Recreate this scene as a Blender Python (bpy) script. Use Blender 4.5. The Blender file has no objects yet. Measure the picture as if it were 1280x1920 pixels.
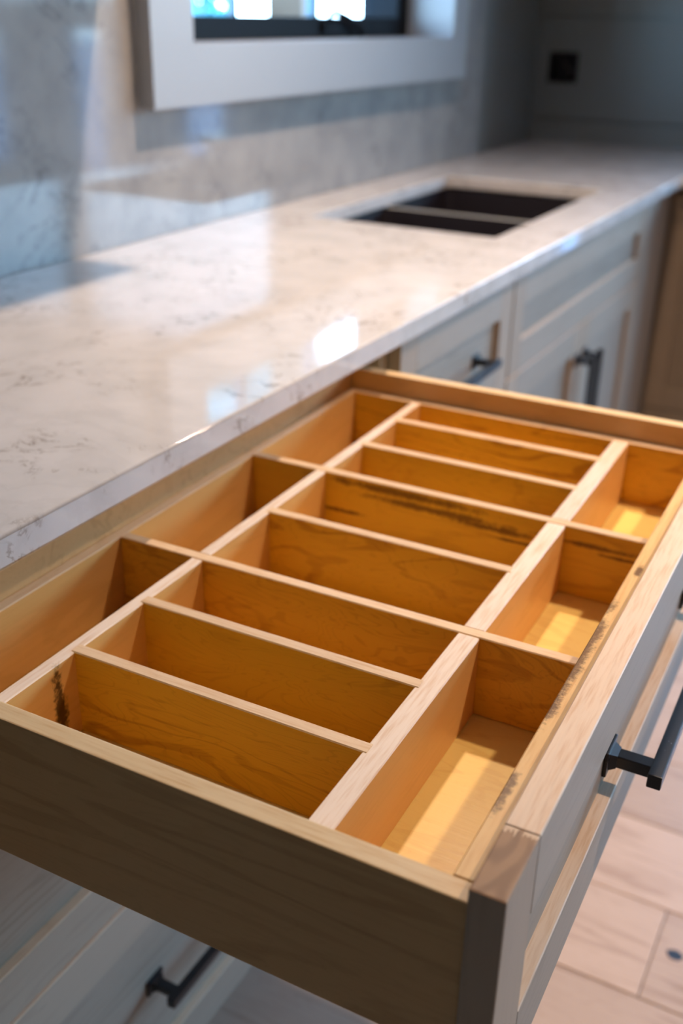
import bpy, bmesh, math, random
from mathutils import Vector, Matrix
random.seed(7)
S = bpy.context.scene
C = S.collection

# ------------------------------------------------------------------ camera
CX, CY, CZ = 1.2366, -0.4047, 1.2957
PITCH, YAW, ROLL, FPX = -0.4444, 0.4912, 0.01975, 1966.3
fw = Vector((-math.sin(YAW)*math.cos(PITCH), math.cos(YAW)*math.cos(PITCH), math.sin(PITCH)))
rt = Vector((math.cos(YAW), math.sin(YAW), 0)); up = rt.cross(fw)
r2 = rt*math.cos(ROLL)+up*math.sin(ROLL); u2 = -rt*math.sin(ROLL)+up*math.cos(ROLL)
cam = bpy.data.cameras.new('camera'); co = bpy.data.objects.new('camera', cam); C.objects.link(co)
m = Matrix((r2, u2, -fw)).transposed().to_4x4(); m.translation = (CX, CY, CZ); co.matrix_world = m
cam.sensor_fit = 'VERTICAL'; cam.sensor_height = 36; cam.sensor_width = 24
cam.lens = 36*FPX/1920
cam.shift_x = 5.5/1920; cam.shift_y = -1.2/1920
cam.dof.use_dof = True; cam.dof.focus_distance = 0.76; cam.dof.aperture_fstop = 4.0
cam.clip_start = 0.02
S.camera = co
S.view_settings.view_transform = 'Standard'; S.view_settings.look = 'None'
S.view_settings.gamma = 1; S.view_settings.use_curve_mapping = False
S.view_settings.exposure = 0.0

# ------------------------------------------------------------------ sky
W = bpy.data.worlds.new('sky'); S.world = W; W.use_nodes = True
wn = W.node_tree; bg = wn.nodes['Background']
# even, slightly hazy blue daylight sky: paler at the horizon, deeper overhead, the same all round
tcw = wn.nodes.new('ShaderNodeTexCoord'); sx = wn.nodes.new('ShaderNodeSeparateXYZ'); wn.links.new(tcw.outputs['Generated'], sx.inputs[0])
wr = wn.nodes.new('ShaderNodeValToRGB'); wn.links.new(sx.outputs[2], wr.inputs[0])
wr.color_ramp.elements[0].position = 0.0; wr.color_ramp.elements[0].color = (.55, .77, 1.0, 1)
wr.color_ramp.elements[1].position = 0.7; wr.color_ramp.elements[1].color = (.20, .42, .90, 1)
wn.links.new(wr.outputs[0], bg.inputs[0]); bg.inputs[1].default_value = 27

# portals in the window openings help the renderer find the sky (they add no light)
def portal(name, loc, rot, sx, sy):
    l = bpy.data.lights.new(name, 'AREA'); l.shape = 'RECTANGLE'; l.size = sx; l.size_y = sy
    l.cycles.is_portal = True
    o = bpy.data.objects.new(name, l); C.objects.link(o); o.location = loc; o.rotation_euler = rot
FZ, CEIL = -0.06, 2.45
XR, YN, YB = 5.4, -3.0, 4.4
XP = .95                                                     # where the far kitchen wall ends and the living room opens
# glazed openings of the living room: (from, to, sill, head)
END_WIN = [(1.15, 1.56, .0, 1.22), (1.66, 1.78, .50, 1.22), (2.06, 2.40, .50, 1.22), (2.85, 3.15, .40, 1.22), (3.6, 4.3, .40, 1.22),
           (1.12, 3.18, 1.30, 2.34), (3.24, 5.24, 1.30, 2.34)]  # upper strip: unseen openings added to let in more low daylight
SIDE_WIN = []
for a, b, z0, z1 in END_WIN: portal('window_portal', ((a+b)/2, YB-.01, (z0+z1)/2), (math.radians(-90), 0, 0), b-a, z1-z0)
for a, b, z0, z1 in SIDE_WIN: portal('window_portal', (XR-.01, (a+b)/2, (z0+z1)/2), (0, math.radians(90), 0), z1-z0, b-a)
portal('window_portal', (-.1, 1.85, 1.7), (0, math.radians(-90), 0), .9, 1.19)

# ------------------------------------------------------------------ materials
def mat(name):
    M = bpy.data.materials.new(name); M.use_nodes = True
    return M, M.node_tree, M.node_tree.nodes['Principled BSDF']
def nd(nt, t, **k):
    n = nt.nodes.new(t)
    for a, b in k.items(): setattr(n, a, b)
    return n
def mth(nt, op, a, b=None, c=None, clamp=False):
    n = nd(nt, 'ShaderNodeMath', operation=op, use_clamp=clamp)
    for i, v in enumerate((a, b, c)):
        if v is None: continue
        if isinstance(v, (int, float)): n.inputs[i].default_value = v
        else: nt.links.new(v, n.inputs[i])
    return n.outputs[0]
def mix(nt, f, a, b):
    n = nd(nt, 'ShaderNodeMix', data_type='RGBA')
    for s, v in ((n.inputs[0], f), (n.inputs[6], a), (n.inputs[7], b)):
        if isinstance(v, (int, float)): s.default_value = v
        elif isinstance(v, (tuple, list)): s.default_value = (*v[:3], 1)
        else: nt.links.new(v, s)
    return n.outputs[2]
def ramp(nt, v, lo, hi):
    n = nd(nt, 'ShaderNodeMapRange'); n.interpolation_type = 'SMOOTHSTEP'
    nt.links.new(v, n.inputs[0]); n.inputs[1].default_value = lo; n.inputs[2].default_value = hi
    return n.outputs[0]
def noise(nt, vec, scale, detail=3, dist=0, rough=.5):
    n = nd(nt, 'ShaderNodeTexNoise'); nt.links.new(vec, n.inputs['Vector'])
    n.inputs['Scale'].default_value = scale; n.inputs['Detail'].default_value = detail
    n.inputs['Distortion'].default_value = dist; n.inputs['Roughness'].default_value = rough
    return n.outputs[0]
def coords(nt, rnd=True):
    tc = nd(nt, 'ShaderNodeTexCoord'); oi = nd(nt, 'ShaderNodeObjectInfo')
    if not rnd: return tc.outputs['Object'], tc.outputs['Object'], oi.outputs['Random']
    ad = nd(nt, 'ShaderNodeVectorMath', operation='ADD')
    ml = nd(nt, 'ShaderNodeVectorMath', operation='SCALE'); 
    cb = nd(nt, 'ShaderNodeCombineXYZ')
    for i in range(3): nt.links.new(oi.outputs['Random'], cb.inputs[i])
    nt.links.new(cb.outputs[0], ml.inputs[0]); ml.inputs['Scale'].default_value = 13.7
    nt.links.new(tc.outputs['Object'], ad.inputs[0]); nt.links.new(ml.outputs[0], ad.inputs[1])
    return ad.outputs[0], tc.outputs['Object'], oi.outputs['Random']
def stretch(nt, v, s):
    n = nd(nt, 'ShaderNodeVectorMath', operation='MULTIPLY'); nt.links.new(v, n.inputs[0]); n.inputs[1].default_value = s
    return n.outputs[0]

def wood(name, base, dark, axis=0, across=9., along=1.6, rings=9., ring_amt=.45, fibre=.12, edge=None, edge_axis=2,
         stain=(), stain_col=(.035, .015, .004), streak=0., snoise=1., vary=.08, rough=.42, coat=0., endgrain=None, spec=.4, figure=.5):
    """axis = direction the grain runs in object space; edge = colour of the sawn top edges, top light painted in (normal along z);
       stain = [(cx,cy,cz, rx,ry,rz)] bark marks in object space."""
    M, nt, P = mat(name)
    v, raw, rnd = coords(nt)
    sc = [across]*3; sc[axis] = along
    fs = [260.]*3; fs[axis] = 7.
    low = noise(nt, stretch(nt, v, sc), 1, 3.5, .6, .45)
    wav = mth(nt, 'SINE', mth(nt, 'MULTIPLY', low, rings*1.5*6.283))
    line = mth(nt, 'MULTIPLY', ramp(nt, wav, .45, 1.0), ramp(nt, noise(nt, stretch(nt, v, sc), .8, 2), .3, .65))
    fib = noise(nt, stretch(nt, v, fs), 1, 3)
    blotch = noise(nt, v, figure*12, 3, 1.)
    low2 = noise(nt, stretch(nt, v, [c*2.6 for c in sc]), 1, 3, .8)
    w2 = ramp(nt, mth(nt, 'SINE', mth(nt, 'MULTIPLY', low2, rings*2*6.283)), .6, 1.)
    f = mth(nt, 'ADD', mth(nt, 'MULTIPLY', line, ring_amt), mth(nt, 'MULTIPLY', w2, ring_amt*.35))
    f = mth(nt, 'ADD', f, mth(nt, 'MULTIPLY', mth(nt, 'SUBTRACT', fib, .5), fibre*4))
    f = mth(nt, 'ADD', f, mth(nt, 'MULTIPLY', mth(nt, 'SUBTRACT', blotch, .5), .5), clamp=True)
    col = mix(nt, f, base, dark)
    if streak:
        ss = [26.]*3; ss[axis] = 2.6
        st = ramp(nt, noise(nt, stretch(nt, v, ss), 1, 4, .4), .60, .74)
        col = mix(nt, mth(nt, 'MULTIPLY', st, streak), col, stain_col)
    if edge or endgrain:
        g = nd(nt, 'ShaderNodeTexCoord'); sp = nd(nt, 'ShaderNodeSeparateXYZ'); nt.links.new(g.outputs['Normal'], sp.inputs[0])
        e = ramp(nt, mth(nt, 'ABSOLUTE', sp.outputs[edge_axis]), .5, .8)
        if endgrain:
            rs = [55., 55., 55.]; 
            rn = mth(nt, 'SINE', mth(nt, 'MULTIPLY', noise(nt, stretch(nt, v, (30, 12, 12)), 1, 1, .5), 60.))
            ec = mix(nt, ramp(nt, rn, -.6, 1.), endgrain[0], endgrain[1])
            ec = mix(nt, mth(nt, 'MULTIPLY', fib, .25), ec, endgrain[1])
            sy = nd(nt, 'ShaderNodeSeparateXYZ'); nt.links.new(raw, sy.inputs[0])
            jag = noise(nt, stretch(nt, raw, (230, 40, 0)), 1, 2, 0, .6)
            kk = ramp(nt, mth(nt, 'ADD', sy.outputs[1], mth(nt, 'MULTIPLY', mth(nt, 'SUBTRACT', jag, .5), .035)), .0505, .0515)
            ec = mix(nt, kk, ec, (.72, .49, .30))
        else:
            es_ = [420.]*3; es_[axis] = 30.
            ef = noise(nt, stretch(nt, v, es_), 1, 4)
            ec = mix(nt, ramp(nt, ef, .4, .8), edge, tuple(c*q for c, q in zip(edge, (.86, .74, .62))))
            ec = mix(nt, mth(nt, 'MULTIPLY', f, .22), ec, dark)
        col = mix(nt, e, col, ec)
    for (a, b, c, ra, rb, rc) in stain:
        sb = nd(nt, 'ShaderNodeVectorMath', operation='SUBTRACT'); nt.links.new(raw, sb.inputs[0]); sb.inputs[1].default_value = (a, b, c)
        dv = nd(nt, 'ShaderNodeVectorMath', operation='DIVIDE'); nt.links.new(sb.outputs[0], dv.inputs[0]); dv.inputs[1].default_value = (ra, rb, rc)
        ln = nd(nt, 'ShaderNodeVectorMath', operation='LENGTH'); nt.links.new(dv.outputs[0], ln.inputs[0])
        nz = noise(nt, raw, 240, 5, .0, .7)
        nz2 = noise(nt, raw, 45, 3)
        d = mth(nt, 'ADD', ln.outputs['Value'], mth(nt, 'MULTIPLY', mth(nt, 'SUBTRACT', nz, .5), 2.2*snoise))
        d = mth(nt, 'ADD', d, mth(nt, 'MULTIPLY', mth(nt, 'SUBTRACT', nz2, .5), 2.0*snoise))
        k = mth(nt, 'SUBTRACT', 1, ramp(nt, d, .35, 1.2), clamp=True)
        col = mix(nt, mth(nt, 'MULTIPLY', k, .9), col, stain_col)
    if vary:
        hs = nd(nt, 'ShaderNodeHueSaturation'); nt.links.new(col, hs.inputs['Color'])
        nt.links.new(mth(nt, 'ADD', mth(nt, 'MULTIPLY', rnd, vary*2), 1-vary), hs.inputs['Value']); col = hs.outputs[0]
    nt.links.new(col, P.inputs['Base Color'])
    P.inputs['Roughness'].default_value = rough; P.inputs['Specular IOR Level'].default_value = spec
    P.inputs['Coat Weight'].default_value = coat; P.inputs['Coat Roughness'].default_value = .2
    b = nd(nt, 'ShaderNodeBump'); b.inputs['Strength'].default_value = .12; b.inputs['Distance'].default_value = .0006
    nt.links.new(fib, b.inputs['Height']); nt.links.new(b.outputs[0], P.inputs['Normal'])
    return M

MB, MD = (.75, .43, .036), (.38, .16, .010)          # maple faces
ME = (.88, .63, .39)                                   # pale sawn edges, with the light on the tops painted in
maple_x = wood('maple_x', MB, MD, 0, 11, 2.4, 8, .60, .10, edge=ME)
maple_y = wood('maple_y', (.78, .44, .14), (.52, .25, .05), 1, 12, 2.0, 5, .22, .10, edge=ME)
maple_rail = wood('maple_rail', (.78, .44, .14), (.54, .26, .05), 1, 12, 2.0, 5, .22, .12, edge=(.90, .73, .58),
                  stain=[(.7198-.65, .099, .79, .004, .007, .05)])
maple_streak = wood('maple_streak', MB, MD, 0, 10, 2.0, 5, .35, .07, edge=ME, streak=.35, stain_col=(.16, .065, .006), snoise=.55,
                    stain=[(.375, .543, .812, .060, .02, .0035), (.41, .543, .805, .035, .02, .0028), (.27, .543, .806, .055, .02, .004), (.30, .543, .797, .035, .02, .0022),
                           (.16, .543, .822, .10, .02, .0055), (.20, .543, .811, .09, .02, .005), (.09, .543, .785, .035, .02, .003)])
maple_figured = wood('maple_figured', (.70, .37, .036), (.36, .15, .010), 0, 12, 3.2, 10, .75, .07, edge=ME)
maple_front = wood('maple_front', (.78, .44, .13), (.55, .25, .06), 1, 12, 2.0, 4, .2, .10, edge=(.82, .53, .22),
                   stain=[(1.0865-.65, .272, .857, .0066, .088, .01), (1.0865-.65, .200, .857, .0062, .022, .01),
                          (1.0885-.65, .096, .857, .0048, .022, .01), (1.0935-.65, .43, .857, .0030, .012, .006)], stain_col=(.13, .05, .006), snoise=.75)
maple_side = wood('maple_side', (.66, .40, .17), (.42, .22, .075), 0, 14, 1.8, 6, .35, .05, edge=(.88, .63, .34))
ply = wood('maple_ply', (.90, .65, .20), (.74, .44, .12), 0, 16, 4, 6, .3, .10, rough=.35)
OB, OD = (.41, .335, .26), (.26, .20, .15)
oak_h = wood('oak_horizontal', OB, OD, 1, 26, 1.6, 6, .25, .16, edge=(.84, .61, .42), rough=.5)  # rail tops painted brighter and warmer, as the light falls on them
oak_v = wood('oak_vertical', (.43, .325, .235), OD, 2, 26, 1.6, 6, .25, .16, edge=(.40, .235, .125), endgrain=((.40, .22, .105), (.27, .14, .065)), rough=.5)
oak_panel = wood('oak_panel', (.36, .305, .245), (.23, .19, .145), 1, 22, 1.2, 7, .5, .14, rough=.5)
oak_panel_v = wood('oak_panel_upright', (.36, .305, .245), (.23, .19, .145), 2, 22, 1.2, 7, .5, .14, rough=.5)
carcass = wood('maple_carcass', (.52, .40, .27), (.38, .27, .17), 2, 12, 1.5, 5, .25, .08)
plank = wood('oak_plank', (.53, .375, .28), (.33, .205, .14), 0, 12, 1.1, 6, .6, .14, rough=.36, vary=.14, spec=.5)

def quartz():
    M, nt, P = mat('white_quartz'); v, raw, _ = coords(nt, False)
    big = noise(nt, v, 7, 3); wv = noise(nt, v, 16, 6, 1.2, .68)
    ln = mth(nt, 'SUBTRACT', 1, ramp(nt, mth(nt, 'ABSOLUTE', mth(nt, 'SUBTRACT', wv, .5)), .0, .030))
    ln = mth(nt, 'MULTIPLY', ln, ramp(nt, big, .47, .57))
    frag = ramp(nt, noise(nt, v, 55, 3), .42, .6); ln = mth(nt, 'MULTIPLY', ln, frag)
    wv2 = noise(nt, v, 4, 6, 2.2, .6)
    l2 = mth(nt, 'SUBTRACT', 1, ramp(nt, mth(nt, 'ABSOLUTE', mth(nt, 'SUBTRACT', wv2, .52)), 0, .05))
    cloud = noise(nt, v, 14, 4)
    col = mix(nt, ramp(nt, cloud, .3, .75), (.74, .70, .67), (.65, .62, .59))
    col = mix(nt, mth(nt, 'MULTIPLY', l2, .12), col, (.44, .40, .37))
    col = mix(nt, mth(nt, 'MULTIPLY', ln, .8), col, (.27, .20, .15))
    nt.links.new(col, P.inputs['Base Color']); P.inputs['Roughness'].default_value = .07; P.inputs['Specular IOR Level'].default_value = .36
    return M
def quartz_wall():
    M, nt, P = mat('grey_veined_quartz'); v, raw, _ = coords(nt, False)
    big = noise(nt, v, 5, 2); wv = noise(nt, v, 7, 5, 1.8, .6)
    ln = mth(nt, 'SUBTRACT', 1, ramp(nt, mth(nt, 'ABSOLUTE', mth(nt, 'SUBTRACT', wv, .5)), .0, .05))
    ln = mth(nt, 'MULTIPLY', ln, ramp(nt, big, .42, .62))
    col = mix(nt, ramp(nt, noise(nt, v, 12, 4), .3, .75), (.38, .365, .345), (.30, .29, .285))
    col = mix(nt, mth(nt, 'MULTIPLY', mth(nt, 'MULTIPLY', ln, ramp(nt, noise(nt, v, 40, 3), .35, .6)), .5), col, (.13, .13, .14))
    nt.links.new(col, P.inputs['Base Color']); P.inputs['Roughness'].default_value = .07; P.inputs['Specular IOR Level'].default_value = .27
    return M
def plain(name, col, rough=.5, metal=0, nscale=0, var=.08, bump=0, spec=.5):
    M, nt, P = mat(name)
    P.inputs['Roughness'].default_value = rough; P.inputs['Metallic'].default_value = metal; P.inputs['Specular IOR Level'].default_value = spec
    v, raw, _ = coords(nt, False)
    n = noise(nt, v, nscale or 20, 3)
    nt.links.new(mix(nt, n, tuple(c*(1-var) for c in col), tuple(min(1, c*(1+var)) for c in col)), P.inputs['Base Color'])
    if bump:
        b = nd(nt, 'ShaderNodeBump'); b.inputs['Strength'].default_value = bump; b.inputs['Distance'].default_value = .001
        nt.links.new(noise(nt, v, 400, 2), b.inputs['Height']); nt.links.new(b.outputs[0], P.inputs['Normal'])
    return M
Q, QW = quartz(), quartz_wall()
black = plain('matte_black_metal', (.006, .007, .010), .32, .0, 60, .3, .15, .5)
def speckled():
    M, nt, P = mat('dusty_black_metal'); v, raw, _ = coords(nt, False)
    vo = nd(nt, 'ShaderNodeTexVoronoi'); nt.links.new(v, vo.inputs['Vector']); vo.inputs['Scale'].default_value = 260
    k = mth(nt, 'SUBTRACT', 1, ramp(nt, vo.outputs['Distance'], .05, .13)); k = mth(nt, 'MULTIPLY', k, ramp(nt, noise(nt, v, 300, 1), .55, .6))
    nt.links.new(mix(nt, k, (.006, .007, .010), (.35, .38, .4)), P.inputs['Base Color']); P.inputs['Roughness'].default_value = .3
    return M
black_dusty = speckled()
paint = plain('grey_white_paint', (.36, .365, .37), .45, 0, 8, .03)
wallpaint = plain('sage_grey_paint', (.235, .24, .225), .5, 0, 6, .05)
roomwall = plain('bare_stud_wall', (.17, .14, .11), .8, 0, 5, .03)
ceilm = plain('white_ceiling', (.42, .41, .40), .9, 0, 5, .02)
frameblk = plain('black_window_frame', (.006, .008, .012), .6, 0, 30, .2, spec=.15)
sinkm = plain('dark_sink_composite', (.018, .014, .018), .45, 0, 200, .3)
rimm = plain('sink_rim_grey', (.10, .09, .08), .4, 0, 100, .2)
boxm = plain('electrical_box_plastic', (.012, .007, .012), .5, 0, 60, .3)
wirem = plain('cable_sheath', (.09, .07, .065), .5, 0, 60, .2)
postm = wood('cedar_post', (.075, .032, .010), (.05, .02, .007), 2, 14, 1, 6, .3, .1)
brownm = plain('matte_brown', (.20, .12, .07), .7, 0, 10, .2)
leaf = plain('foliage', (.05, .20, .20), .8, 0, 2.2, .7)
grass = plain('pale_gravel', (.20, .24, .28), .9, 0, 3, .4)
hoodm = plain('white_hood_paint', (.62, .62, .60), .5, 0, 5, .02)
def glassmat():
    M, nt, P = mat('window_glass')
    tr = nd(nt, 'ShaderNodeBsdfTransparent'); gl = nd(nt, 'ShaderNodeBsdfGlossy'); gl.inputs['Roughness'].default_value = .01
    tr.inputs[0].default_value = (.88, .95, .96, 1)
    lw = nd(nt, 'ShaderNodeLayerWeight'); lw.inputs[0].default_value = .5
    fr = mth(nt, 'MULTIPLY_ADD', mth(nt, 'POWER', lw.outputs['Facing'], 5), .5, .03)
    mx = nd(nt, 'ShaderNodeMixShader'); nt.links.new(fr, mx.inputs[0]); nt.links.new(tr.outputs[0], mx.inputs[1]); nt.links.new(gl.outputs[0], mx.inputs[2])
    nt.links.new(mx.outputs[0], nt.nodes['Material Output'].inputs[0])
    return M
glass = glassmat()
def emis(name, col, s):
    M, nt, P = mat(name); P.inputs['Emission Color'].default_value = (*col, 1); P.inputs['Emission Strength'].default_value = s
    return M

# ------------------------------------------------------------------ mesh helpers
def add_box(bm, x0, x1, y0, y1, z0, z1, bev=0, seg=1, mi=0):
    g = bmesh.ops.create_cube(bm, size=1)['verts']
    for v in g: v.co = Vector((x0+(v.co.x+.5)*(x1-x0), y0+(v.co.y+.5)*(y1-y0), z0+(v.co.z+.5)*(z1-z0)))
    if bev:
        es = list({e for v in g for e in v.link_edges})
        bmesh.ops.bevel(bm, geom=es, offset=bev, segments=seg, profile=.6, affect='EDGES')
def link(name, bm, m, parent=None, smooth=False):
    me = bpy.data.meshes.new(name); bm.normal_update(); bm.to_mesh(me); bm.free()
    if smooth:
        for p in me.polygons: p.use_smooth = True
    for x in (m if isinstance(m, (list, tuple)) else [m]): me.materials.append(x)
    o = bpy.data.objects.new(name, me); C.objects.link(o)
    if parent: o.parent = parent
    return o
def box(name, x0, x1, y0, y1, z0, z1, m, parent=None, bev=.0008, seg=1):
    bm = bmesh.new(); add_box(bm, x0, x1, y0, y1, z0, z1, bev, seg); return link(name, bm, m, parent)
def boxes(name, L, m, parent=None, bev=.0008):
    bm = bmesh.new()
    for b in L: add_box(bm, *b, bev)
    return link(name, bm, m, parent)
def empty(name, loc=(0, 0, 0), rz=0, parent=None):
    o = bpy.data.objects.new(name, None); C.objects.link(o); o.location = loc; o.rotation_euler = (0, 0, rz); o.empty_display_size = .1
    if parent: o.parent = parent
    return o
def tag(o, label, cat, group=None):
    o['label'] = label; o['category'] = cat
    if group: o['group'] = group
    return o
def struct(o): o['kind'] = 'structure'; return o
def tube(bm, pts, r, n=8):
    rings = []
    pts = [Vector(p) for p in pts]
    for i, p in enumerate(pts):
        d = (pts[min(i+1, len(pts)-1)]-pts[max(i-1, 0)]).normalized()
        a = d.cross(Vector((0, 0, 1))); a = a.normalized() if a.length > .01 else Vector((1, 0, 0)); b = d.cross(a)
        rings.append([bm.verts.new(p+a*math.cos(t)*r+b*math.sin(t)*r) for t in [2*math.pi*k/n for k in range(n)]])
    for A, B in zip(rings, rings[1:]):
        for k in range(n): bm.faces.new((A[k], A[(k+1) % n], B[(k+1) % n], B[k]))
    bm.faces.new(rings[0][::-1]); bm.faces.new(rings[-1])

# ------------------------------------------------------------------ the room
# floor: a sub-floor slab with oak planks laid on it
fl = struct(box('floor', -.2, XR+.2, YN-.2, YB+.2, FZ-.12, FZ-.012, plain('subfloor', (.2, .14, .1), .8), bev=0))
pitch = .198; y = .82-pitch*20; row = 0
while y < YB:
    off = {0: 1.118}.get(round((y-.82)/pitch), None)
    x = (off-1.9*2) if off is not None else -1.6-random.random()*1.2
    while x < XR:
        L = 1.9 if off is not None else 1.3+random.random()*.9
        a, b = max(x, -.1), min(x+L, XR)
        if b-a > .05 and y+pitch > YN:
            dz = random.uniform(-.0004, .0004)
            box('floor_plank', a+.0007, b-.0007, max(y, YN)+.0007, min(y+pitch, YB)-.0007, FZ-.012, FZ+dz, plank, fl, bev=.0014)
        x += L
    y += pitch; row += 1
# dark knot in one plank (a filled knot, flush)
bm = bmesh.new()
g = bmesh.ops.create_circle(bm, cap_ends=True, radius=1, segments=20)['verts']
for v in g:
    v.co.x = 1.150+v.co.x*.013*(1+.12*math.sin(5*v.co.y)); v.co.y = .929+v.co.y*.010; v.co.z = FZ+.0006
r = bmesh.ops.extrude_face_region(bm, geom=list(bm.faces))
for e in r['geom']:
    if isinstance(e, bmesh.types.BMVert): e.co.z -= .004
bmesh.ops.recalc_face_normals(bm, faces=list(bm.faces))
k = link('knot', bm, plain('dark_knot', (.012, .02, .035), .4, 0, 150, .4), fl)

WY0, WY1, WZ0, WZ1 = 1.25, 2.44, 1.238, 2.16
yw = 3.262
# left wall, with the window opening; quartz stands on it
def wall_with_holes(name, plane, c0, c1, a0, a1, z0, z1, holes, m):
    """plane 'x' or 'y': slab between c0 and c1; runs a0..a1"""
    bm = bmesh.new(); A = sorted({a0, a1, *[h[0] for h in holes], *[h[1] for h in holes]}); Z = sorted({z0, z1, *[h[2] for h in holes], *[h[3] for h in holes]})
    for i in range(len(A)-1):
        for j in range(len(Z)-1):
            ca, cz = (A[i]+A[i+1])/2, (Z[j]+Z[j+1])/2
            if any(h[0] < ca < h[1] and h[2] < cz < h[3] for h in holes): continue
            if plane == 'x': add_box(bm, c0, c1, A[i], A[i+1], Z[j], Z[j+1])
            else: add_box(bm, A[i], A[i+1], c0, c1, Z[j], Z[j+1])
    bmesh.ops.remove_doubles(bm, verts=bm.verts, dist=1e-5)
    return struct(link(name, bm, m))
wall_with_holes('wall_left', 'x', -.22, -.012, YN, yw+.2, FZ, CEIL, [(WY0, WY1, WZ0, WZ1)], wallpaint)
wf = wall_with_holes('wall_far', 'y', yw+.012, yw+.2, -.012, XP, FZ, CEIL, [(.035, .135, 1.094, 1.19)], wallpaint)
z = .984-.312*4
SH = []
while z < CEIL:
    z0, z1 = max(z, FZ), min(z+.312, CEIL)
    if z1 > .9:
        if z0 < 1.1 < z1:     # board cut around the electrical box
            bm = bmesh.new()
            for b in ((-.012, .035, z0+.003, z1-.003), (.035, .135, z0+.003, 1.094), (.035, .135, 1.19, z1-.003), (.135, XP, z0+.003, z1-.003)):
                add_box(bm, b[0], b[1], yw, yw+.012, b[2], b[3])
            link('shiplap_board', bm, wallpaint, wf)
        else: box('shiplap_board', -.012, XP, yw, yw+.012, z0+.003, z1-.003, wallpaint, wf, bev=.001)
    z += .312
struct(box('wall_partition', XP+.001, XP+.12, yw-.0, YB+.1, FZ, CEIL, roomwall, bev=0))
holes = END_WIN
wall_with_holes('wall_back', 'y', YB, YB+.16, XP, XR+.16, FZ, CEIL, holes, roomwall)
wall_with_holes('wall_right', 'x', XR, XR+.16, YN, YB, FZ, CEIL, SIDE_WIN, roomwall)
struct(box('wall_near', -.22, XR+.16, YN-.16, YN, FZ, CEIL, roomwall, bev=0))
struct(box('ceiling', -.22, XR+.16, YN-.16, YB+.16, CEIL, CEIL+.1, ceilm, bev=0))
def patio_window(i, plane, a, b, c, EZ0, EZ1):
    e = struct(empty('window_%d' % i))
    def bx(nm, a0, a1, z0, z1, t0, t1, m):
        if plane == 'y': return box(nm, a0, a1, c+t0, c+t1, z0, z1, m, e, bev=.002)
        return box(nm, c+t0, c+t1, a0, a1, z0, z1, m, e, bev=.002)
    w = min(.05, (b-a)*.12)
    bx('stile', a, a+w, EZ0, EZ1, .05, .11, frameblk); bx('stile', b-w, b, EZ0, EZ1, .05, .11, frameblk)
    bx('rail', a+w, b-w, EZ0, EZ0+w, .05, .11, frameblk); bx('rail', a+w, b-w, EZ1-w, EZ1, .05, .11, frameblk)
    bx('glass_pane', a+w, b-w, EZ0+w, EZ1-w, .075, .081, glass)
n = 2
for a, b, e, g in END_WIN: patio_window(n, 'y', a, b, YB, e, g); n += 1  # also builds the added, unseen upper strip
for a, b, e, g in SIDE_WIN: patio_window(n, 'x', a, b, XR, e, g); n += 1

# ------------------------------------------------------------------ kitchen window
win = struct(empty('window_1', (0, 1.85, WZ0)))
def wb(nm, x0, x1, y0, y1, z0, z1, m, bev=.0004):
    return box(nm, x0, x1, y0-1.85, y1-1.85, z0-WZ0, z1-WZ0, m, win, bev=bev)
OY0, OY1 = 1.1385, 2.53
CZ0 = 1.137
wb('casing_board', .020, .037, OY0, OY1, CZ0, WZ0, paint)
wb('casing_board', .020, .037, OY0, WY0, WZ0, WZ1, paint)
wb('casing_board', .020, .037, WY1, OY1, WZ0, WZ1, paint)
wb('casing_board', .020, .037, OY0, OY1, WZ1, WZ1+.1, paint)
b_ = []
for q in ((OY0+.003, OY1-.003, CZ0+.003, WZ0), (OY0+.003, WY0, WZ0, WZ1), (WY1, OY1-.003, WZ0, WZ1), (OY0+.003, OY1-.003, WZ1, WZ1+.097)):
    b_.append((.0002, .020, q[0]-1.85, q[1]-1.85, q[2]-WZ0, q[3]-WZ0))
boxes('casing_backer', b_, paint, win, bev=0)
wb('sill', -.10, .0365, WY0, WY1, WZ0-.018, WZ0+.001, paint)
wb('jamb_liner', -.10, .0365, WY0-.0005, WY0+.0105, WZ0, WZ1, paint, 0); wb('jamb_liner', -.10, .0365, WY1-.0105, WY1+.0005, WZ0, WZ1, paint, 0)
FI, FO = -.205, -.098
wb('frame_jamb', FI, FO, WY0, WY0+.07, WZ0, WZ1, frameblk); wb('frame_jamb', FI, FO, WY1-.075, WY1, WZ0, WZ1, frameblk)
wb('frame_sill', FI, FO, WY0+.07, WY1-.075, WZ0, WZ0+.046, frameblk); wb('frame_head', FI, FO, WY0+.07, WY1-.075, WZ1-.05, WZ1, frameblk)
wb('sash_bar', -.185, -.165, 1.69, 1.704, WZ0+.046, WZ1-.05, plain('blue_grey_bar', (.03, .12, .2), .3))
wb('sash_bar', -.185, -.165, 2.035, 2.049, WZ0+.046, WZ1-.05, bpy.data.materials['blue_grey_bar'])
wb('glass_pane', -.178, -.172, WY0+.07, WY1-.075, WZ0+.046, WZ1-.05, glass, 0)
bm = bmesh.new()
add_box(bm, -.100, -.084, .10, .17, .012, .036, .004, 2)
tube(bm, [(-.088, .13, .032), (-.080, .115, .052), (-.078, .14, .058), (-.078, .20, .046), (-.078, .255, .030), (-.078, .27, .012)], .0075, 10)
tube(bm, [(-.078, .27, .030), (-.078, .272, .006)], .009, 10)
link('crank_handle', bm, frameblk, win, True)

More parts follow.
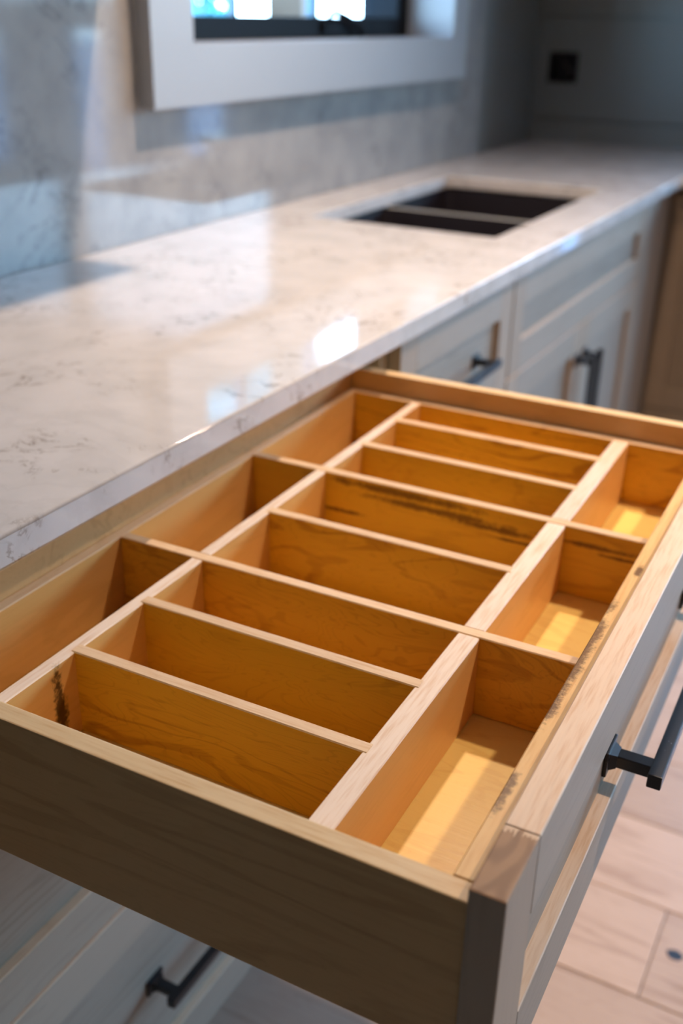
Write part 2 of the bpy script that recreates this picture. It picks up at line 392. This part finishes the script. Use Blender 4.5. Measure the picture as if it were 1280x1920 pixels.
# ------------------------------------------------------------------ backsplash & countertops
SX0, SX1, SY0, SY1 = .128, .534, 1.516, 2.247
TOP, TC, XC, YL = .914, .0297, .650, 2.62
bs = []
YE = 2.755
for q in ((-1.2, OY0+.03, TOP, CEIL-.25), (OY0+.03, OY1-.03, TOP, CZ0+.03), (OY1-.03, YE, TOP, CEIL-.25), (OY0+.03, OY1-.03, WZ1+.07, CEIL-.25)):
    bs.append((-.0118, 0, *q))
tag(boxes('backsplash', bs, QW, bev=0), 'glossy grey-veined quartz slab on the wall below and beside the window', 'backsplash')

bm = bmesh.new()
xs = [0.0005, SX0, SX1, XC, XP-.005]; ys = [-1.2, SY0, SY1, YL, yw-.0005]
def inside(i, j):
    if i < 0 or j < 0 or i > 3 or j > 3: return False
    if i == 3: return j == 3
    return not (i == 1 and j == 1)
V = {}
def vt(i, j, t):
    if (i, j, t) not in V: V[(i, j, t)] = bm.verts.new((xs[i], ys[j], TOP if t else TOP-TC))
    return V[(i, j, t)]
for i in range(4):
    for j in range(4):
        if not inside(i, j): continue
        bm.faces.new([vt(i, j, 1), vt(i+1, j, 1), vt(i+1, j+1, 1), vt(i, j+1, 1)])
        bm.faces.new([vt(i, j, 0), vt(i, j+1, 0), vt(i+1, j+1, 0), vt(i+1, j, 0)])
        for (a, b, di, dj) in (((i, j), (i+1, j), 0, -1), ((i+1, j), (i+1, j+1), 1, 0), ((i+1, j+1), (i, j+1), 0, 1), ((i, j+1), (i, j), -1, 0)):
            if not inside(i+di, j+dj): bm.faces.new([vt(*a, 0), vt(*b, 0), vt(*b, 1), vt(*a, 1)])
bm.normal_update()
es = [e for e in bm.edges if len(e.link_faces) == 2 and e.link_faces[0].normal.dot(e.link_faces[1].normal) < .5 and abs(e.verts[0].co.z-e.verts[1].co.z) < 1e-6]
bmesh.ops.bevel(bm, geom=es, offset=.0028, segments=3, profile=.5, affect='EDGES')
ct = link('countertop', bm, Q)
for p in ct.data.polygons: p.use_smooth = abs(p.normal.z) < .98 and abs(p.normal.z) > .02
tag(ct, 'pale veined quartz countertop running from the front left to the far wall', 'countertop')

# sink
sk = empty('sink', (0, 0, 0)); tag(sk, 'dark undermount double-bowl sink set in the pale countertop', 'sink')
def bowl(y0, y1):
    bm = bmesh.new(); x0, x1 = SX0-.004, SX1+.004; zt, zb = TOP-TC-.002, .68; t = .004
    def ring(ins, z, r=.02):
        pts = []
        for (cx, cy, a0) in ((x1-ins-r, y1-ins-r, 0), (x0+ins+r, y1-ins-r, 90), (x0+ins+r, y0+ins+r, 180), (x1-ins-r, y0+ins+r, 270)):
            for k in range(5):
                a = math.radians(a0+k*22.5); pts.append(bm.verts.new((cx+r*math.cos(a), cy+r*math.sin(a), z)))
        return pts
    R = [ring(-t, zt-.012), ring(-t, zt), ring(0, zt), ring(.001, zt-.16), ring(.01, zb+.012), ring(.03, zb), ]
    R0 = [ring(-t, zt-.012), ring(-t, zb-.005)]
    for L in (R, ):
        for A, B in zip(L, L[1:]):
            for k in range(20): bm.faces.new((A[k], B[k], B[(k+1) % 20], A[(k+1) % 20]))
    bm.faces.new(R[-1][::-1])
    for A, B in zip(R0, R0[1:]):
        for k in range(20): bm.faces.new((A[k], A[(k+1) % 20], B[(k+1) % 20], B[k]))
    bm.faces.new(R0[-1])
    bmesh.ops.recalc_face_normals(bm, faces=list(bm.faces))
    o = link('bowl', bm, sinkm, sk)
    bm = bmesh.new()
    cx, cy = (x0+x1)/2, (y0+y1)/2
    bmesh.ops.create_cone(bm, cap_ends=True, radius1=.045, radius2=.045, depth=.004, segments=24, matrix=Matrix.Translation((cx, cy, zb+.003)))
    link('drain', bm, rimm, o)
ym = 1.889
bowl(SY0-.004, ym-.0155); bowl(ym+.0155, SY1+.004)
box('bowl_divider', SX0-.002, SX1+.002, ym-.0108, ym+.0108, .80, TOP-TC-.002, plain('sink_divider_grey', (.42, .41, .37), .4, 0, 100, .1), sk, bev=.004, seg=3)

# ------------------------------------------------------------------ handles
def handle_bm(cc, base_x, proj, along='y', w=.0115, ov=.017, plate=(.030, .024)):
    """bar pull: bar runs along y (centre 0), posts out along +x from base_x"""
    bm = bmesh.new(); xo = base_x+proj
    add_box(bm, xo-w, xo, -cc/2-ov, cc/2+ov, -w*.56, w*.56, .0012, 2)
    for s in (-1, 1):
        c = s*cc/2
        add_box(bm, base_x+.003, xo-w+.002, c-.0065, c+.0065, -.0058, .0058, .0008)
        add_box(bm, base_x, base_x+.0035, c-plate[0]/2, c+plate[0]/2, -plate[1]/2, plate[1]/2, .0009, 2)
        # flared foot
        g = bmesh.ops.create_cone(bm, cap_ends=True, segments=4, radius1=1, radius2=.5, depth=1)['verts']
        for v in g:
            a = v.co.copy(); top = a.z > 0
            hy, hz = (plate[0]*.33, plate[1]*.34) if not top else (.0068, .0061)
            ang = math.atan2(a.y, a.x); sy = 1 if math.cos(ang+math.pi/4) > 0 else -1; sz = 1 if math.sin(ang+math.pi/4) > 0 else -1
            v.co = Vector((base_x+.003+(.006 if top else 0), c+sy*hy, sz*hz))
    bmesh.ops.recalc_face_normals(bm, faces=list(bm.faces))
    if along == 'z': bmesh.ops.rotate(bm, verts=bm.verts, matrix=Matrix.Rotation(math.radians(90), 3, 'X'))
    if along == 'x': bmesh.ops.rotate(bm, verts=bm.verts, matrix=Matrix.Rotation(math.radians(-90), 3, 'Z'))
    return bm

# ------------------------------------------------------------------ shaker fronts
RW = .062; REC = .0115
def shaker(parent, x0, x1, y0, y1, z0, z1, upright=False, rev=False):
    """front with its outer face at x1; stiles, rails and recessed panel, all children of parent"""
    box('stile', x0, x1, y0, y0+.0579, z0, z1, oak_v, parent, bev=.0014, seg=2)
    box('stile', x0, x1, y1-.0579, y1, z0, z1, oak_v, parent, bev=.0014, seg=2)
    box('rail', x0, x1-.0001, y0+.058, y1-.058, z1-RW, z1, oak_h, parent, bev=.0009)
    box('rail', x0, x1-.0001, y0+.058, y1-.058, z0, z0+RW, oak_h, parent, bev=.0009)
    box('panel', x0+.002, x1-REC, y0+.052, y1-.052, z0+RW-.006, z1-RW+.006, oak_panel_v if upright else oak_panel, parent, bev=0)

XF = .622; FT = .020
def pull(parent, cc, y, z, along='y', m=black, x=XF-REC):
    o = link('handle', handle_bm(cc, 0, .047 if m is black_dusty else .044, along), m, parent); o.location = (x, y, z); return o

def cabinet(y0, y1, label, fronts, group=None, open_top=False):
    c = empty('base_cabinet', (0, 0, FZ)); tag(c, label, 'cabinet', group)
    o = -FZ
    def part(nm, *a, m=carcass, **k): 
        a = list(a); a[4] += o; a[5] += o
        return box(nm, *a, m, c, **k)
    part('side_panel', .02, XF-FT-.002, y0+.0005, y0+.0185, .02, .884); part('side_panel', .02, XF-FT-.002, y1-.0185, y1-.0005, .02, .884)
    part('bottom_panel', .02, XF-FT-.002, y0+.0185, y1-.0185, .02, .04)
    part('back_panel', .012, .02, y0+.0005, y1-.0005, .02, .884)
    part('toe_kick', .53, .548, y0+.0005, y1-.0005, FZ+.001, .02, m=oak_h)
    return c
# --- cabinet with the open drawer
Y0, Y1 = -.004, .921
cab = cabinet(Y0, Y1, 'oak base cabinet at front left whose top drawer stands open', None)
def up_(e): e.location.z = -FZ; return e
for (z0, z1, hz) in ((.387, .657, .53), (.040, .381, .2075)):
    d = up_(empty('drawer', parent=cab))
    shaker(d, XF-FT, XF, -.003, .918, z0, z1)
    pull(d, .305, .4575, hz)
    boxes('drawer_box', [(.1, XF-FT-.0005, .02, .036, z0+.03, z1-.05), (.1, XF-FT-.0005, .88, .896, z0+.03, z1-.05), (.1, .116, .036, .88, z0+.03, z1-.05),
                         (.116, XF-FT-.0005, .036, .88, z0+.03, z0+.042)], carcass, d)
# the open drawer
DX = .65
od = empty('drawer', (DX, 0, -FZ), .0146, cab)
od['label'] = 'pulled-out top drawer with a divided maple box'
XB, XO, TS = .5950-DX, 1.1019-DX, .0158
ZD, ZB, ZFL = .8567, .7308, .7515
YO = .834
def ob(nm, x0, x1, y0, y1, z0, z1, m, **k): return box(nm, x0, x1, y0, y1, z0, z1, m, od, **k)
def shifted(M):   # copy of material with coordinates in world-ish x (stains were measured in unshifted x)
    return M
ob('box_side', XB, XO, 0, TS, ZB, ZD, maple_side, bev=.0012, seg=2)
ob('box_side', XB, XO, YO-TS, YO, ZB, ZD, maple_side, bev=.0012, seg=2)
ob('box_back', XB, XB+TS, TS, YO-TS, ZB, ZD, maple_side, bev=.001)
ob('box_bottom', XB+TS-.004, XO-TS+.004, TS-.004, YO-TS+.004, ZFL-.007, ZFL, ply, bev=0)
bf = ob('box_front', XO-TS, XO, TS, YO-TS, ZB, ZD+.0002, maple_front, bev=.001)
shaker(od, XO, XO+.022, -.003, .918, .663, .870)
link('handle', handle_bm(.305, 0, .047), black_dusty, od).location = (XO+.022-REC, .4575, .750)
for yy in (-.0001, YO-.0119):
    pass
# drawer runners under the box
for yy in (.012, YO-.03): boxes('runner', [(XB-.05, XO-.05, yy, yy+.016, ZB-.014, ZB-.002)], plain('zinc_runner', (.4, .4, .42), .35, .8), od)

# --- the wooden organiser inside it: a thing of its own
org = empty('drawer_organizer', (DX, 0, 0), .0146)
tag(org, 'maple divider grid of fourteen open compartments inside the pulled-out drawer', 'drawer organizer')
ZI = .8287; Z0 = ZFL+.0004
IB, IF = XB+TS+.0002, XO-TS-.0002
t = .0118
YI0, YI1 = TS+.0003, YO-TS-.0003
xA0, xA1 = .7076-DX, .7198-DX
xB0, xB1 = .9773-DX, .9964-DX
dv = [.120, .2097, .3003, .4207, .5434, .6356, .730]
def dp(nm, x0, x1, y0, y1, m, z1=ZI, bev=.0009): return box(nm, x0, x1, y0, y1, Z0, z1, m, org, bev=bev)
dp('back_strip', IB, IB+t, YI0, YI1, maple_y)
dp('front_strip', IF-.003, IF, YI0, YI1, maple_y)
dp('side_strip', IB+t, IF-.003, YI1-t, YI1, maple_x)
dp('side_strip', IB+t, IF-.003, YI0, YI0+.004, maple_x, z1=ZI-.006)
ya, yb = YI0+.004, YI1-t
cuts = [ya, dv[2], dv[2]+t, dv[4], dv[4]+t, yb]
for i in range(0, 6, 2):
    dp('long_divider', xA0, xA1, cuts[i], cuts[i+1], maple_rail)
    dp('long_divider', xB0, xB1, cuts[i], cuts[i+1], maple_rail)
for i, yv in enumerate(dv):
    if i in (2, 4): dp('cross_divider', IB+t, IF-.003, yv, yv+t, maple_streak if i == 4 else maple_figured, z1=ZI+.0004)
    else: dp('short_divider', xA1-.004, xB0+.004, yv, yv+t, maple_x, z1=ZI+.0006)

# --- neighbour cabinets
c1 = cabinet(.9225, 1.4005, 'narrow oak base cabinet between the open drawer and the sink cabinet', None)
for (z0, z1, hz) in ((.663, .870, .752), (.387, .657, .53), (.040, .381, .2075)):
    d = up_(empty('drawer', parent=c1))
    shaker(d, XF-FT, XF, .926, 1.398, z0, z1)
    pull(d, .17, 1.172, hz)
c2 = cabinet(1.4025, 2.39, 'wide oak cabinet under the sink with false drawer front and two doors', None)
d = up_(empty('false_front', parent=c2)); shaker(d, XF-FT, XF, 1.4055, 2.387, .678, .870)
for (a, b, hy) in ((1.4055, 1.895, 1.866), (1.898, 2.387, 1.927)):
    d = up_(empty('door', parent=c2)); shaker(d, XF-FT, XF, a, b, .040, .674, True)
    h = pull(d, .19, hy, .50, 'z', x=XF)
shaded_oak = wood('shaded_oak', (.20, .145, .095), (.12, .08, .05), 2, 26, 1.6, 6, .3, .16, rough=.55)  # oak darkened to put the shade of the return face into its colour
# corner filler + return leg along the far wall
f = box('corner_filler', .02, XF-.002, 2.392, YL+.03, FZ+.08, .8835, oak_panel_v, bev=.001); tag(f, 'plain oak filler in the inside corner right of the sink cabinet', 'cabinet filler')
yF = YL+.028
c3 = empty('base_cabinet', (0, 0, FZ)); tag(c3, 'shade-toned oak cabinet at the right edge, turned at right angles to the sink cabinet', 'cabinet')
o_ = -FZ
boxes('carcass', [(XF+.001, XP-.02, yF+.022, yw-.02, .02+o_, .8835+o_)], carcass, c3)
boxes('toe_kick', [(XF+.03, XP-.02, yF+.09, yF+.108, .001, .02+o_)], oak_h, c3)
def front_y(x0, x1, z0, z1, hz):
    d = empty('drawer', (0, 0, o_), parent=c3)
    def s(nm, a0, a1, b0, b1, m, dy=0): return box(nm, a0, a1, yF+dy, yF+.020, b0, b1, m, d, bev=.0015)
    s('stile', x0, x0+.058, z0, z1, shaded_oak); s('stile', x1-.058, x1, z0, z1, shaded_oak)
    s('rail', x0+.058, x1-.058, z1-RW, z1, shaded_oak); s('rail', x0+.058, x1-.058, z0, z0+RW, shaded_oak)
    s('panel', x0+.052, x1-.052, z0+RW-.006, z1-RW+.006, shaded_oak, REC)
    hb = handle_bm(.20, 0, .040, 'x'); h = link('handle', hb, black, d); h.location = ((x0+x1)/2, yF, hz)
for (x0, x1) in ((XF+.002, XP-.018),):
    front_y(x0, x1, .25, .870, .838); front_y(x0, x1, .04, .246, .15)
# the run goes on to the left, beyond the picture
c4 = cabinet(-.93, -.006, 'closed oak drawer cabinet left of the one with the open drawer', None)
for (z0, z1, hz) in ((.663, .870, .752), (.387, .657, .53), (.040, .381, .2075)):
    d = up_(empty('drawer', parent=c4)); shaker(d, XF-FT, XF, -.927, -.009, z0, z1); pull(d, .305, -.468, hz)

# range hood left of the window and wall cabinet in the far corner (above the picture, they cast the soft-edged shades)
h = boxes('range_hood', [(.0005, .33, -.2, 1.085, 1.42, CEIL-.002)], hoodm, bev=.003); tag(h, 'white boxed range hood on the wall left of the window', 'range hood')
uc = empty('wall_cabinet', (0, 0, 1.42)); tag(uc, 'oak wall cabinet hanging in the far corner above the outlet box', 'wall cabinet')
box('carcass', -.010, .42, 2.93, yw-.001, 0, CEIL-1.421, carcass, uc); 
box('door', .421, .441, 2.932, yw-.003, .002, CEIL-1.424, oak_panel_v, uc)

# electrical box in the far wall
e = empty('electrical_box', (.085, yw, 1.142)); tag(e, 'open dark electrical box with loose cable in the far wall', 'electrical box')
boxes('box_shell', [(-.049, -.045, .0, .07, -.047, .047), (.045, .049, .0, .07, -.047, .047), (-.045, .045, .0, .07, .043, .047), (-.045, .045, .0, .07, -.047, -.043), (-.045, .045, .066, .07, -.043, .043)], boxm, e, bev=0)
bm = bmesh.new(); tube(bm, [(-.02, .05, .03), (.0, .02, .012), (.02, .012, -.006), (.028, .02, -.025), (.01, .04, -.03)], .005)
link('cable', bm, wirem, e, True)

# ------------------------------------------------------------------ ceiling downlights
def downlight(x, y, watts, col, r=.035):
    c = empty('ceiling_downlight', (x, y, CEIL)); tag(c, 'round recessed ceiling downlight '+('over the countertop' if x < 1 else 'over the floor in front of the open drawer'), 'ceiling light', 'recessed ceiling downlights')
    bm = bmesh.new()
    bmesh.ops.create_cone(bm, cap_ends=True, radius1=.055, radius2=.06, depth=.006, segments=32, matrix=Matrix.Translation((0, 0, -.003)))
    link('trim_ring', bm, ceilm, c)
    bm = bmesh.new()
    bmesh.ops.create_cone(bm, cap_ends=True, radius1=.04, radius2=.045, depth=.004, segments=32, matrix=Matrix.Translation((0, 0, -.008)))
    link('lens', bm, emis('warm_lens', col, 6), c)
    l = bpy.data.lights.new('downlight_lamp', 'SPOT'); l.energy = watts; l.color = col; l.shadow_soft_size = r; l.spot_size = math.radians(118); l.spot_blend = 1
    o = bpy.data.objects.new('downlight_lamp', l); C.objects.link(o); o.location = (x, y, CEIL-.03)
WARM = (1, .76, .58)
downlight(.70, 1.36, 132, WARM)
downlight(1.90, 1.10, 128, WARM)

# ------------------------------------------------------------------ outdoors
g = struct(box('ground_outside', -40, 40, -20, 50, -.5, -.2, grass, bev=0))
p = box('sky_blocker', -1.8, -.23, -.5, 5.6, 2.5, 2.62, brownm, bev=.01); tag(p, 'added brown slab outside above the kitchen window, blocking sky', 'light blocker')  # unseen slab added to keep sky light off the window jamb
p = box('timber_column', -5.15, -4.72, 9.75, 10.1, -.2, 6, postm, bev=.01); tag(p, 'brown timber column seen through the kitchen window', 'column')
def tree(x, y, rr, hh, seed, n=150):
    rn = random.Random(seed); t = empty('garden_tree', (x, y, -.2))
    bm = bmesh.new(); tube(bm, [(0, 0, 0), (.05, 0, hh*.4), (0, .1, hh*.7)], .12, 8); link('trunk', bm, brownm, t)
    bm = bmesh.new()
    for k in range(n):
        d = Vector((rn.gauss(0, 1), rn.gauss(0, 1), rn.gauss(0, 1))).normalized()*rr*rn.uniform(.4, 1)
        M = Matrix.Translation(Vector((0, 0, hh*.62))+d) @ Matrix.Rotation(rn.uniform(0, 6), 4, (rn.random(), rn.random(), .3)) @ Matrix.Diagonal((1, .8, .35, 1))
        bmesh.ops.create_icosphere(bm, subdivisions=1, radius=rn.uniform(.16, .34)*rr/1.5, matrix=M)
    c = link('crown', bm, leaf, t); return t
for (x, y, r, h, lab) in ((-9.2, 12.6, 2.6, 8.6, 'tall leafy tree left of the timber column outside the window'), (-15.2, 16.5, 2.0, 5.2, 'leafy tree furthest away outside the window')):
    tag(tree(x, y, r, h, int(r*10), 700), lab, 'tree')
for (x, y, r, h, lab) in ((-6.0, 7.6, .75, 2.2, 'leafy shrub at the left of the view through the window'), (-5.75, 9.3, .40, 2.2, 'small leafy shrub just left of the timber column')):
    t = tree(x, y, r, h, int(r*100)); t.name = 'garden_shrub'; tag(t, lab, 'shrub')
